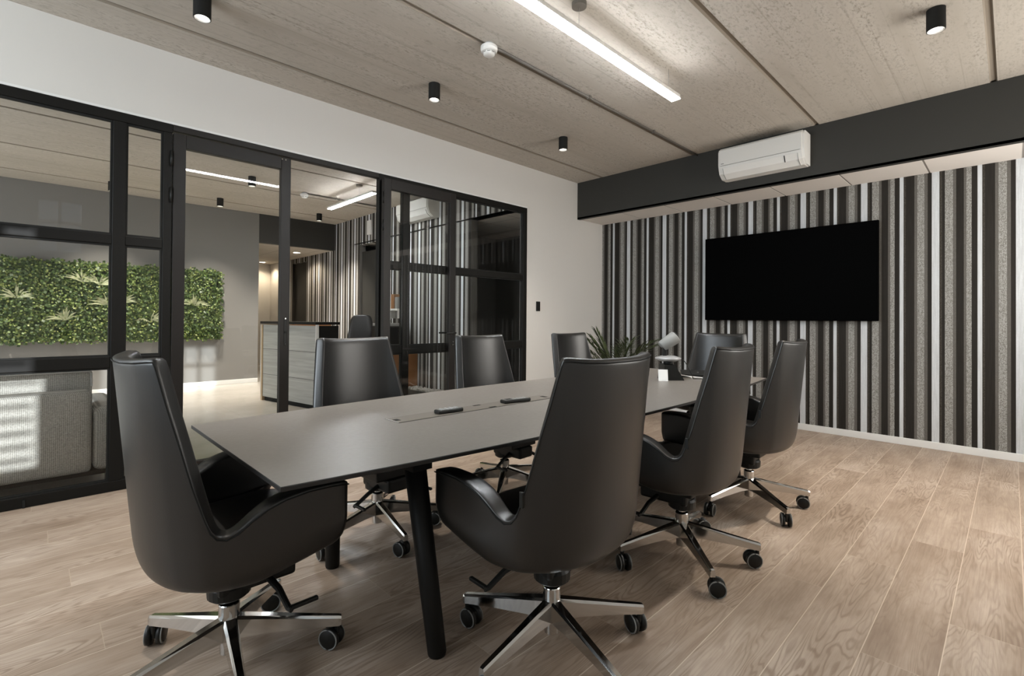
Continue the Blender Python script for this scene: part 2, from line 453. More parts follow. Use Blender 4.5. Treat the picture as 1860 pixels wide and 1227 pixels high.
# walls behind the camera; unseen openings added and cut for daylight and sun
bm = bx(X0 - WT, X0, Y0, YW, 0, 0.45); box(bm, X0 - WT, X0, Y0, YW, 2.85, ZC); box(bm, X0 - WT, X0, Y0, -0.3, 0.45, 2.85); box(bm, X0 - WT, X0, 3.9, YW, 0.45, 2.85)
struct('wall_front', bm, M['white_paint'])
bm = bx(X0, XW, Y0 - WT, Y0, 2.9, ZC); box(bm, X0, -2.3, Y0 - WT, Y0, 0, 2.9); box(bm, -2.3, -0.9, Y0 - WT, Y0, 0, 1.36); box(bm, -2.3, -1.04, Y0 - WT, Y0, 2.15, 2.9)
box(bm, -0.9, 0.03, Y0 - WT, Y0, 0, 2.9); box(bm, 0.03, 0.5, Y0 - WT, Y0, 0, 2.15); box(bm, 0.5, 3.5, Y0 - WT, Y0, 0, 2.9); box(bm, 3.5, 5.94, Y0 - WT, Y0, 0, 1.1); box(bm, 3.5, 5.94, Y0 - WT, Y0, 2.4, 2.9); box(bm, 5.94, XW, Y0 - WT, Y0, 0, 2.9)
box(bm, 0.235, 0.275, Y0 - WT, Y0, 2.15, 2.9); box(bm, 0.03, 0.5, Y0 - WT, Y0, 2.56, 2.6)
struct('wall_right', bm, M['white_paint'])
bd = thing('window_blind', 'white slatted blind, added out of view left of the camera to stripe the sun', 'blind', (-1.6, Y0 - 0.06, 2.9))  # unseen blind added so its slats stripe the sun
obj('head_rail', bx(-0.68, 0.68, -0.025, 0.025, -0.05, -0.001), M['white_plastic'], bd)
for k in range(17): obj('slat', bx(-0.67 if k > 7 else 0.57, 0.67, -0.02, 0.02, -0.11 - k * 0.086, -0.092 - k * 0.086), M['white_plastic'], bd)
struct('sun_block_wall', bx(1.2, 9.0, -6.4, -6.0, -0.1, 6.5), M['grey_paint'], None, 'added unseen wall behind the camera that blocks the sun')  # added out of view to keep the sun off the right-hand window

bm = bmesh.new()
for x0, x1 in ((3.5, 3.55), (4.70, 4.74), (5.89, 5.94)): box(bm, x0, x1, Y0 - 0.09, Y0 - 0.03, 1.1, 2.4)
for z0, z1 in ((1.1, 1.15), (2.35, 2.4)): box(bm, 3.55, 5.89, Y0 - 0.09, Y0 - 0.03, z0, z1)
struct('added_window', bm, M['black_frame'], None, 'added black framed window, out of view to the right of the camera')  # unseen window added to give the right-hand daylight a source

# ------------------------------------------------------------------ glass partition
YA, YB_ = YW - 0.005, YW + 0.055           # frame depth
RU, RL = (1.681, 1.747), (0.84, 0.917)     # transom rails
def fixed_light(name, label, x0, x1, mull, posts):
    """mull: list of (xa, xb) uprights, the first and last are the jambs"""
    root = structempty(name, label)
    fr = bmesh.new()
    box(fr, x0, x1, YA, YB_, ZF - 0.068, ZF - 0.004, 0.004); box(fr, x0, x1, YA, YB_, 0.0, 0.072, 0.004)
    for a, b in mull: box(fr, a, b, YA, YB_, 0.072, ZF - 0.068, 0.004)
    for (a0, a1), (b0, b1) in zip(mull, mull[1:]):
        for z0, z1 in (RU, RL): box(fr, a1, b0, YA + 0.004, YB_ - 0.004, z0, z1, 0.004)
    obj('frame', fr, M['black_frame'], root)
    bd = bmesh.new()
    for (a0, a1), (b0, b1) in zip(mull, mull[1:]):
        for z0, z1 in ((0.072, RL[0]), (RL[1], RU[0]), (RU[1], ZF - 0.068)):
            t = 0.012
            for q in ((a1, a1 + t, z0, z1), (b0 - t, b0, z0, z1), (a1 + t, b0 - t, z0, z0 + t), (a1 + t, b0 - t, z1 - t, z1)):
                box(bd, q[0], q[1], YA + 0.012, YA + 0.036, q[2], q[3])
    obj('glazing_bead', bd, M['black_matte'], root)
    for (a0, a1), (b0, b1) in zip(mull, mull[1:]):
        for z0, z1 in ((0.072, RL[0]), (RL[1], RU[0]), (RU[1], ZF - 0.068)):
            p = bmesh.new(); y = YA + 0.026
            p.faces.new([p.verts.new(q) for q in ((a1, y, z0), (b0, y, z0), (b0, y, z1), (a1, y, z1))])
            obj('pane', p, M['glass'], root)
    for x in posts:
        obj('sleeve', bx(x, x + 0.014, YA - 0.006, YA, 0.0, 0.05, 0.002), M['black_matte'], root)
    return root
fixed_light('window_1', 'black framed fixed glazing left of the closed glass door', -1.35, 0.712, [(-1.35, -1.29), (0.372, 0.444), (0.655, 0.708)], [-0.04])
fixed_light('window_2', 'black framed fixed glazing right of the doorway, behind the open leaf', 2.372, 4.436, [(2.372, 2.44), (2.64, 2.712), (4.372, 4.436)], [])
# head member over the doorway
struct('trim_5', bx(0.712, 2.372, YA, YB_, ZF - 0.05, ZF - 0.004, 0.004), M['bronze_frame'])

def door(name, label, w, hinge_side, rails):
    """leaf in local space: x 0..w from the hinge, y thickness, faces -y"""
    root = structempty(name, label)
    st, tp, bt, th = 0.078, 0.10, 0.11, 0.05
    H_ = ZF - 0.062
    fr = bx(0, st, 0, th, 0.012, H_, 0.004); box(fr, w - st, w, 0, th, 0.012, H_, 0.004)
    box(fr, st, w - st, 0, th, H_ - tp, H_, 0.003); box(fr, st, w - st, 0, th, 0.012, bt, 0.003)
    obj('leaf_frame', fr, M['bronze_frame'], root)
    p = bmesh.new()
    p.faces.new([p.verts.new(q) for q in ((st, th / 2, bt), (w - st, th / 2, bt), (w - st, th / 2, H_ - tp), (st, th / 2, H_ - tp))])
    obj('pane', p, M['glass'], root)
    for z in (2.02, 2.285):
        h = bmesh.new(); tube(h, [(-0.012, -0.006, z), (-0.012, -0.006, z + 0.11)], 0.009, 10); obj('hinge', h, M['black_plastic'], root, True)
    return root, w, th
d1, w1, t1 = door('door_1', 'closed glass leaf left of the doorway with dark bronze frame', 0.83, 'l', False)
d1.location = (0.714, YA - 0.004, 0)
xl = 0.83 - 0.034
lk = bx(xl - 0.011, xl + 0.011, -0.003, 0.0, 0.955, 1.195, 0.002); obj('lock_plate', lk, M['black_plastic'], d1)
for z in (0.968, 1.182):
    s_ = bmesh.new(); tube(s_, [(xl, -0.006, z), (xl, -0.002, z)], 0.006, 12); obj('screw', s_, M['chrome'], d1)
kh = bmesh.new(); tube(kh, [(xl, -0.012, 1.07), (xl, 0.0, 1.07)], 0.009, 12); obj('key_cylinder', kh, M['black_matte'], d1)
for x in (0.757, 0.785):
    s_ = bmesh.new(); tube(s_, [(x, -0.005, 2.515), (x, 0.0, 2.515)], 0.006, 12); obj('screw', s_, M['chrome'], d1)
d2, w2, t2 = door('door_2', 'open glass leaf folded back against the glazing right of the doorway', 0.87, 'l', False)
d2.location = (2.375, YW - 0.095, 0); d2.rotation_euler = (0, 0, R(0.6))
xr = 0.87 - 0.03
obj('lock_plate', bx(xr - 0.012, xr + 0.012, -0.003, 0, 0.90, 1.14, 0.002), M['black_plastic'], d2)
hb = bmesh.new(); tube(hb, [(xr, 0.0, 1.04), (xr, -0.05, 1.04), (xr - 0.012, -0.055, 1.04), (xr - 0.125, -0.055, 1.036)], 0.0095, 10); obj('handle', hb, M['black_plastic'], d2, True)
hb = bmesh.new(); tube(hb, [(xr, t2, 1.04), (xr, t2 + 0.022, 1.04), (xr - 0.012, t2 + 0.026, 1.04), (xr - 0.125, t2 + 0.026, 1.04)], 0.0095, 10); obj('handle', hb, M['black_plastic'], d2, True)
for z in (0.915, 0.945, 1.125):
    s_ = bmesh.new(); tube(s_, [(xr, -0.006, z), (xr, -0.002, z)], 0.006, 12); obj('screw', s_, M['chrome'], d2)

# ------------------------------------------------------------------ lounge shell
struct('wall_lounge_back', bx(-3.0, 2.965, YF, YF + WT, 0, ZC), M['grey_paint'])
struct('trim_6', bx(2.965, XE, YF, YF + WT, 2.58, ZC), M['dark_paint'])  # same wall continuing; its shade is put in as a darker paint
struct('baseboard_lounge', bx(-3.0, 2.965, YF - 0.014, YF, 0, 0.075, 0.003), M['trim_white'])
bm = bx(XE, XE + WT, 5.36, 7.86, 0, ZC); box(bm, XE, XE + WT, 8.68, 11.2, 0, ZC)
box(bm, XE, XE + WT, YW + WT, 5.36, 2.60, ZC); box(bm, XE, XE + WT, 7.86, 8.68, 2.58, ZC); box(bm, XE, XE + WT, 12.05, 12.35, 0, 2.6); box(bm, XE, XE + WT, 11.2, 12.05, 2.47, 2.6)
struct('wall_lounge_side', bm, M['stripes_lounge_lit'])
bm = bx(5.85, 5.95, 4.4, 9.0, 0, ZC); box(bm, XE + WT, 5.85, 8.9, 9.0, 0, ZC); box(bm, XE + WT, 5.85, 6.4, 6.5, 0, ZC)
struct('wall_side_rooms', bm, mat('back_room_paint', (0.12, 0.112, 0.1), 0.7))
struct('ceiling', bx(XE, 5.85, YW + WT, 6.4, 2.6, 2.62), M['ceiling_grid'])
struct('ceiling', bx(XE, 5.85, 6.5, 8.9, 2.6, 2.62), M['ceiling_grid'])
struct('ceiling', bx(2.2, XE, YF + WT, 14.1, 2.58, 2.6), M['ceiling_grid'])
bm = bx(2.2, XE + WT, 13.6, 13.7, 0, 2.6); box(bm, XE, XE + WT, 12.35, 13.6, 0, 2.6); box(bm, 2.1, 2.2, YF + WT, 14.1, 0, 2.6)
struct('wall_corridor', bm, mat('corridor_paint', (0.45, 0.42, 0.37), 0.6))
bm = bx(-3.1, -3.0, YW, YF, 0, 0.3); box(bm, -3.1, -3.0, YW, YF, 2.9, ZC); box(bm, -3.1, -3.0, YW, 4.7, 0.3, 2.9); box(bm, -3.1, -3.0, 9.3, YF, 0.3, 2.9)
struct('wall_lounge_front', bm, M['white_paint'])
struct('trim_7', bx(XE - 0.015, XE, 12.45, 12.55, 0, 2.4), M['trim_white']); struct('trim_8', bx(3.93, 4.03, 13.585, 13.6, 0, 2.4), M['trim_white'])
dr = structempty('door_3', 'dark door in the striped corridor wall', (0, 0, 0))
obj('leaf', bx(XE + 0.05, XE + 0.09, 11.2, 12.05, 0, 2.47), M['dark_paint'], dr)
dr = structempty('door_4', 'dark door standing in the striped lounge wall behind the reception', (0, 0, 0))
obj('leaf', bx(XE + 0.05, XE + 0.09, 7.86, 8.68, 0, 2.45), M['dark_paint'], dr)
obj('handle', tube(bmesh.new(), [(XE + 0.05, 7.93, 1.05), (XE + 0.0, 7.93, 1.05), (XE - 0.005, 7.94, 1.05), (XE - 0.005, 8.05, 1.05)], 0.009, 8), M['black_plastic'], dr)

# ------------------------------------------------------------------ conference table
TX, TY, TZ = 2.285, 1.852, 0.745
tb = thing('conference_table', 'long boat-shaped taupe conference table on black round legs', 'table', (TX, TY, 0))
L2 = 1.818
def half_w(t): return 0.510 + 0.112 * (1 - t * t)
def boat(scale, n=24):
    pts = []
    for i in range(n + 1):
        t = -1 + 2 * i / n; pts.append((L2 * t * (1 - (1 - scale) * 0.35), -(half_w(t) - (1 - scale))))
    for i in range(n + 1):
        t = 1 - 2 * i / n; pts.append((L2 * t * (1 - (1 - scale) * 0.35), half_w(t) - (1 - scale)))
    return pts
bm = bmesh.new(); lv = [(1.0 - 0.002, TZ), (1.0, TZ - 0.002), (1.0, TZ - 0.013), (0.97, TZ - 0.024)]
rg = [[bm.verts.new((x, y, z)) for x, y in boat(s)] for s, z in lv]
for a, b in zip(rg, rg[1:]):
    for i in range(len(a)): bm.faces.new((a[i], a[(i + 1) % len(a)], b[(i + 1) % len(a)], b[i])).material_index = 1
f = bm.faces.new(rg[0]); f.material_index = 0; bm.faces.new(rg[-1][::-1]).material_index = 1
bmesh.ops.recalc_face_normals(bm, faces=bm.faces[:])
obj('tabletop', bm, [M['taupe'], M['table_edge']], tb)
bm = bmesh.new()
box(bm, -1.36, 1.50, -0.36, -0.31, TZ - 0.075, TZ - 0.026); box(bm, -1.36, 1.50, 0.31, 0.36, TZ - 0.075, TZ - 0.026)
for x in (-1.30, 0, 1.46): box(bm, x - 0.04, x + 0.04, -0.40, 0.40, TZ - 0.09, TZ - 0.026)
obj('under_frame', bm, M['black_frame'], tb)
for xt, xf in ((-1.298, -1.25), (1.46, 1.45)):
    for sy in (-1, 1):
        bm = tube(bmesh.new(), [(xt, sy * 0.335, TZ - 0.026), (xf, sy * 0.425, 0.01), (xf, sy * 0.426, 0.0)], [0.040, 0.033, 0.030], 24)
        obj('leg', bm, M['black_frame'], tb, True)
fx0, fx1, fy0, fy1 = 1.119 - TX, 2.118 - TX, 1.827 - TY, 1.932 - TY
obj('flap_recess', bx(fx0 - 0.006, fx1 + 0.006, fy0 - 0.006, fy1 + 0.006, TZ - 0.001, TZ + 0.0006), M['table_edge'], tb)
fl = obj('cable_flap', bx(fx0, fx1, fy0, fy1, TZ - 0.001, TZ + 0.0016), mat('flap_laminate', (0.15, 0.131, 0.108), 0.42), tb)
obj('flap_end', bx(fx0 - 0.006, fx0 - 0.001, fy0, fy1, TZ, TZ + 0.002), M['silver_plastic'], tb)
for x, y0, y1 in ((fx0 + 0.006, fy0 + 0.035, fy1 - 0.035), (fx1 - 0.03, fy0 + 0.035, fy1 - 0.03)):
    obj('cable_slot', bx(x, x + 0.024, y0, y1, TZ + 0.001, TZ + 0.0022), M['black_matte'], tb)
for x, y in ((0.49, fy1 - 0.016), (0.52, fy0)):
    obj('cable_slot', bx(fx0 + x, fx0 + x + 0.045, y, y + 0.016, TZ + 0.001, TZ + 0.0022), M['black_matte'], tb)

# ------------------------------------------------------------------ office chair
HALF = [  # x, y at z 0.6, top z
    (0.000, -0.272, 1.068), (0.085, -0.267, 1.068), (0.160, -0.250, 1.071), (0.216, -0.224, 1.076), (0.232, -0.213, 1.076),
    (0.2365, -0.2095, 1.060), (0.242, -0.205, 1.025), (0.255, -0.194, 0.940), (0.270, -0.180, 0.850), (0.288, -0.162, 0.725), (0.300, -0.145, 0.640), (0.306, -0.135, 0.600), (0.312, -0.121, 0.580), (0.320, -0.100, 0.574),
    (0.327, -0.070, 0.586), (0.333, -0.036, 0.612), (0.338, 0.006, 0.637), (0.341, 0.055, 0.654), (0.343, 0.125, 0.663), (0.343, 0.195, 0.662), (0.340, 0.255, 0.656)]
BOT = [(0.45, 0.384), (0.78, 0.391), (0.91, 0.406), (0.968, 0.436), (0.994, 0.478)]
def shell_point(hx, hy, z):
    lean = -0.095 * (z - 0.6) if hy < 0.05 else 0.0
    k = max(0.0, min(1.0, (0.05 - hy) / 0.2)) if hy < 0.05 else 0.0
    return (hx, hy + lean * k, z)
def make_shell():
    bm = bmesh.new(); cols = []
    half = HALF
    full = [(-x, y, z) for x, y, z in half[:0:-1]] + half
    for hx, hy, zt in full:
        col = []
        for s, z in BOT:
            zz = z + 0.045 * max(0.0, hy) / 0.255
            x, y, _ = shell_point(hx, hy, zz)
            col.append((x * s, (y + 0.03) * s - 0.03, zz))
        z0 = BOT[-1][1] + 0.036 + 0.025 * max(0.0, hy) / 0.255
        for k in range(8):
            z = z0 + (zt - z0) * k / 7.0
            col.append(shell_point(hx, hy, z))
        cols.append([bm.verts.new(p) for p in col])
    for a, b in zip(cols, cols[1:]):
        for i in range(len(a) - 1): bm.faces.new((a[i], b[i], b[i + 1], a[i + 1]))
    # underside of the bowl: join mirrored columns
    n = len(cols)
    for i in range(n // 2):
        a, b, c, d = cols[i][0], cols[i + 1][0], cols[n - 2 - i][0], cols[n - 1 - i][0]
        q = [a, b, c, d] if b is not c else [a, b, d]
        try: bm.faces.new(q)
        except ValueError: pass
    bmesh.ops.recalc_face_normals(bm, faces=bm.faces[:])
    # outside faces must look away from the seat
    mid = cols[n // 2][9]; bm.normal_update()
    if mid.normal.y > 0: bmesh.ops.reverse_faces(bm, faces=bm.faces[:])
    return bm
def caster_parts(root, x, y, ang):
    e = obj('caster', tube(bmesh.new(), [(0, 0, 0.05), (0, 0, 0.083)], 0.009, 10), M['black_plastic'], root, loc=(x, y, 0))
    bmh = bmesh.new()
    box(bmh, -0.006, 0.046, -0.008, 0.008, 0.03, 0.062, 0.006)
    h = obj('fork', bmh, M['black_plastic'], e); h.rotation_euler = (0, 0, ang)
    for s in (-1, 1):
        w = bmesh.new()
        prof = [(0.0, 0.0), (0.026, 0.001), (0.031, 0.004), (0.0365, 0.006), (0.0375, 0.012), (0.036, 0.021), (0.0, 0.021)]
        lathe(w, prof, 24)
        for v in w.verts:
            x_, y_, z_ = v.co; v.co = (x_ + 0.022, s * (0.030 - z_), y_ + 0.0375)
        bmesh.ops.recalc_face_normals(w, faces=w.faces[:])
        wo = obj('wheel', w, M['black_plastic'], e, True); wo.rotation_euler = (0, 0, ang)
        t_ = bmesh.new(); N = 24
        pts = [(0.022 + 0.0345 * cos(2 * pi * i / N), s * 0.0255, 0.0375 + 0.0345 * sin(2 * pi * i / N)) for i in range(N + 1)]
        tube(t_, pts, 0.0026, 6, False)
        ro = obj('rim', t_, M['grey_plastic'], e, True); ro.rotation_euler = (0, 0, ang)
        ro['label'] = 'grey rim ring'
    return e

def base_mesh():
    bm = bmesh.new()
    lathe(bm, [(0.030, 0.225), (0.032, 0.222), (0.032, 0.168), (0.036, 0.150), (0.036, 0.118), (0.028, 0.112), (0.0265, 0.06), (0.0, 0.06)], 24)
    for k in range(5):
        a = 2 * pi * k / 5; c, s = cos(a), sin(a)
        def P(r, w, z): return (r * c - w * s, r * s + w * c, z)
        secs = [(0.024, 0.022, 0.180, 0.108), (0.10, 0.0195, 0.166, 0.108), (0.24, 0.015, 0.138, 0.096), (0.352, 0.0125, 0.117, 0.082), (0.361, 0.011, 0.114, 0.084)]
        rings = []
        for r, w, zt, zb in secs:
            rings.append([bm.verts.new(P(r, q, z)) for q, z in ((-w, zb), (w, zb), (w, zt - 0.008), (w * 0.62, zt), (-w * 0.62, zt), (-w, zt - 0.008))])
        for p, q in zip(rings, rings[1:]):
            for i in range(6): bm.faces.new((p[i], p[(i + 1) % 6], q[(i + 1) % 6], q[i]))
        bm.faces.new(rings[0][::-1]); bm.faces.new(rings[-1])
    bmesh.ops.recalc_face_normals(bm, faces=bm.faces[:])
    return bm

def make_chair(base_rot):
    t = thing('office_chair', 'x', 'chair', (0, 0, 0), 0, 'black leather office chairs around the conference table')
    sh = obj('shell', make_shell(), M['leather'], t, True)
    vg = sh.vertex_groups.new(name='thickness')
    for v in sh.data.vertices:              # slim back, plump arms
        k = min(1.0, max(0.0, (v.co.y + 0.16) / 0.16))
        vg.add([v.index], 0.64 + 0.36 * k, 'REPLACE')
    so = sh.modifiers.new('thick', 'SOLIDIFY'); so.vertex_group = 'thickness'; so.thickness = 0.074; so.offset = -1; so.use_rim = True; so.edge_crease_rim = 0.35; so.edge_crease_outer = 0.45; so.edge_crease_inner = 0.25
    subsurf(sh, 2)
    # stitched piping just inside the outer edge of the back
    pts = []
    full = [(-x, y, z) for x, y, z in HALF[:0:-1]] + HALF
    for hx, hy, zt in full:
        x, y, z = shell_point(hx, hy, zt - 0.010); pts.append((x * 1.003, y - (0.001 if hy < -0.1 else 0), z))
    st = obj('piping', tube(bmesh.new(), pts, 0.0022, 6), M['black_matte'], t, True)
    # seat cushion
    bm = bmesh.new(); ys = [-0.19, -0.16, 0.0, 0.16, 0.25, 0.275]; zt = [0.505, 0.515, 0.51, 0.52, 0.505, 0.475]
    wd = [0.20, 0.225, 0.255, 0.262, 0.262, 0.256]; zb_ = [0.40, 0.39, 0.385, 0.40, 0.415, 0.43]
    rings = []
    for y, z, w, zb in zip(ys, zt, wd, zb_):
        rings.append([bm.verts.new(p) for p in ((-w, y, zb), (-w, y, z - 0.02), (-w * 0.8, y, z), (0, y, z + 0.006), (w * 0.8, y, z), (w, y, z - 0.02), (w, y, zb), (0, y, zb - 0.01))])
    for a, b in zip(rings, rings[1:]):
        for i in range(8): bm.faces.new((a[i], a[(i + 1) % 8], b[(i + 1) % 8], b[i]))
    bm.faces.new(rings[0][::-1]); bm.faces.new(rings[-1]); bmesh.ops.recalc_face_normals(bm, faces=bm.faces[:])
    subsurf(obj('seat', bm, M['leather'], t, True), 2)
    obj('tag', bx(-0.304, -0.296, -0.160, -0.146, 0.625, 0.672, 0.001), M['black_plastic'], t)
    # tilt mechanism with its two levers
    bm = lathe(bmesh.new(), [(0.0, 0.245), (0.055, 0.247), (0.066, 0.256), (0.068, 0.29), (0.060, 0.30), (0.0, 0.302)], 24)
    box(bm, -0.065, 0.065, -0.05, 0.20, 0.272, 0.345, 0.014); box(bm, -0.12, 0.12, -0.10, 0.18, 0.340, 0.392, 0.008)
    me_ = obj('mechanism', bm, M['black_plastic'], t)
    for s in (1, -1):
        bm = tube(bmesh.new(), [(s * 0.05, 0.10, 0.30), (s * 0.13, 0.115, 0.275), (s * 0.20, 0.12, 0.238), (s * 0.215, 0.125, 0.235)], [0.012, 0.011, 0.010, 0.009], 10)
        box(bm, s * 0.207 - 0.008, s * 0.207 + 0.008, 0.115, 0.215, 0.232, 0.246, 0.004)
        obj('lever', bm, M['black_plastic'], t)
    obj('gas_lift', lathe(bmesh.new(), [(0.0, 0.21), (0.019, 0.21), (0.019, 0.25), (0.0, 0.25)], 20), M['chrome'], t, True)
    bs = obj('star_base', base_mesh(), M['chrome'], t); bs.rotation_euler = (0, 0, base_rot)
    rnd = random.Random(3)
    for k in range(5):
        a = base_rot + 2 * pi * k / 5
        caster_parts(t, 0.347 * cos(a), 0.347 * sin(a), rnd.uniform(0, 2 * pi))
    return t

CH = [  # x, y, yaw, base angle (world), label
    (0.484, 1.859, -89.0, 46.2, 'black leather office chair at the near left head of the table, closest to the sofa'),
    (1.357, 1.171, -2.0, 40.3, 'black leather office chair seen from behind, largest on the near long side of the table'),
    (2.350, 1.167, 2.7, 11.2, 'black leather office chair, middle one of the near long side of the table'),
    (3.322, 1.192, 2.3, 18.4, 'black leather office chair on the near long side, closest to the television wall'),
    (1.376, 2.468, 183.6, 47.6, 'black leather office chair across the table in front of the doorway'),
    (2.328, 2.445, 183.6, 3.7, 'black leather office chair across the table in front of the open glass leaf'),
    (3.345, 2.450, 182.0, 25.0, 'black leather office chair across the table in front of the white wall with the switch'),
    (4.300, 1.890, 90.0, 30.0, 'black leather office chair at the far head of the table, beneath the television')]
proto = None
for i, (x, y, yaw, ba, lab) in enumerate(CH):
    if proto is None: c = proto = make_chair(0.0)
    else: c = copy_tree(proto)
    c.location = (x, y, 0); c.rotation_euler = (0, 0, R(yaw)); c['label'] = lab
    d = R(ba - yaw); k = 0; rnd = random.Random(40 + i)
    for ch in c.children:
        if ch.name.startswith('star_base'): ch.rotation_euler = (0, 0, d)
        if ch.name.startswith('caster'):
            a = d + 2 * pi * k / 5; k += 1
            ch.location = (0.347 * cos(a), 0.347 * sin(a), 0); ch.rotation_euler = (0, 0, rnd.uniform(0, 2 * pi))

# ------------------------------------------------------------------ things on the table
def remote(x, y, rz, ln, label):
    t = thing('remote_control', label, 'remote control', (x, y, TZ + 0.0022), R(rz), 'remote controls on the table')
    bm = bmesh.new(); w = 0.024
    box(bm, -ln / 2, ln / 2, -w, w, 0, 0.018, 0.006, 3)
    obj('body', bm, M['black_plastic'], t, False)
    obj('face_plate', bx(-ln / 2 + 0.012, ln / 2 - 0.01, -w + 0.005, w - 0.005, 0.0175, 0.0188), M['grey_plastic'], t)
    return t
r1 = remote(1.412, 1.868, -2, 0.140, 'short black remote control with round keys, nearer one on the cable flap')
for i in range(4):
    for j in range(3):
        obj('button', lathe(bmesh.new(), [(0.0, 0.0), (0.0055, 0.0), (0.005, 0.003), (0.0, 0.0034)], 10, (-0.042 + i * 0.027, -0.012 + j * 0.012, 0.0186)), M['silver_plastic'], r1)
r2 = remote(1.852, 1.862, -8, 0.175, 'long slim black remote control with a display, farther one on the cable flap')
obj('display', bx(-0.068, -0.03, -0.014, 0.014, 0.0186, 0.0195), M['black_matte'], r2)
for i in range(4):
    for j in range(2):
        obj('button', bx(-0.018 + i * 0.022, -0.006 + i * 0.022, -0.013 + j * 0.015, -0.003 + j * 0.015, 0.0186, 0.0205, 0.001), M['silver_plastic'], r2)

# laptop
lp = thing('laptop', 'closed black laptop near the far head of the table', 'laptop', (3.86, 1.785, TZ), R(28))
obj('base', bx(-0.19, 0.19, -0.13, 0.13, 0.002, 0.016, 0.004), M['black_plastic'], lp)
obj('lid', bx(-0.19, 0.19, -0.13, 0.13, 0.0165, 0.025, 0.003), M['black_plastic'], lp)
lg = obj('emblem', bx(-0.016, 0.016, -0.006, 0.006, 0.0248, 0.0256), M['silver_plastic'], lp)

# conference unit: wedge base, saucer and tilting camera head
cu = thing('conference_camera', 'conference camera with grey tilting head on a saucer over a black wedge base', 'conference camera', (3.425, 1.815, TZ + 0.0006), R(-45))
bm = prism(bmesh.new(), [(-0.06, 0.0), (0.10, 0.0), (0.03, 0.115), (-0.045, 0.115)], 'y', -0.07, 0.07); obj('wedge_base', bm, M['black_plastic'], cu)
obj('neck_base', lathe(bmesh.new(), [(0.0, 0.115), (0.034, 0.115), (0.034, 0.135), (0.0, 0.135)], 20), M['black_plastic'], cu, True)
obj('saucer', lathe(bmesh.new(), [(0.0, 0.135), (0.06, 0.137), (0.092, 0.152), (0.095, 0.160), (0.090, 0.166), (0.05, 0.178), (0.0, 0.182)], 32), M['silver_plastic'], cu, True)
obj('post', bx(-0.045, -0.012, -0.022, 0.022, 0.178, 0.285, 0.006), M['black_plastic'], cu)
hd = bmesh.new(); tube(hd, [(-0.05, 0, 0.245), (-0.045, 0, 0.25), (0.055, 0, 0.318), (0.06, 0, 0.322)], [0.034, 0.042, 0.05, 0.046], 24)
obj('camera_head', hd, M['grey_plastic'], cu, True)
ln_ = bmesh.new(); tube(ln_, [(0.0601, 0, 0.3221), (0.066, 0, 0.326)], 0.038, 24); obj('lens', ln_, M['black_plastic'], cu, True)
nc = tag(obj('note_card', bx(-0.034, 0.034, -0.003, 0.003, 0.0, 0.085), M['paper'], loc=(3.300, 1.786, TZ)), 'white folded card leaning against the conference camera base', 'card')
nc.rotation_euler = (R(-14), 0, R(-52))
cb = bmesh.new()
pts = []
for i in range(26):
    t_ = i / 25.0
    pts.append((3.535 + 0.15 * t_ + 0.02 * sin(9 * t_), 1.80 - 0.16 * t_ + 0.035 * sin(13 * t_), TZ + 0.006 + 0.02 * abs(sin(8 * t_)) * (1 - t_)))
tube(cb, pts, 0.0045, 8); tag(obj('cable', cb, M['white_plastic'], None, True), 'white cable coiled beside the conference camera on the table', 'cable')
cb = bmesh.new(); pts = [(3.497, 1.735, TZ + 0.151), (3.52, 1.725, TZ + 0.13), (3.55, 1.70, TZ + 0.06), (3.56, 1.68, TZ + 0.006), (3.62, 1.64, TZ + 0.005)]
tube(cb, pts, 0.003, 8); tag(obj('cable', cb, M['black_plastic'], None, True), 'thin black cable hanging from the saucer down to the table', 'cable')

# ------------------------------------------------------------------ television, air conditioners, switch
tv = thing('television', 'large black flat screen television on the striped wall', 'television', (XW, 1.80, 1.70))
obj('bracket', bx(-0.045, -0.0005, -0.3, 0.3, -0.2, 0.2), M['black_matte'], tv)
obj('casing', bx(-0.080, -0.042, -0.875, 0.875, -0.503, 0.503, 0.004), M['screen'], tv)
obj('screen', bx(-0.0815, -0.0795, -0.866, 0.866, -0.492, 0.494), M['screen'], tv)

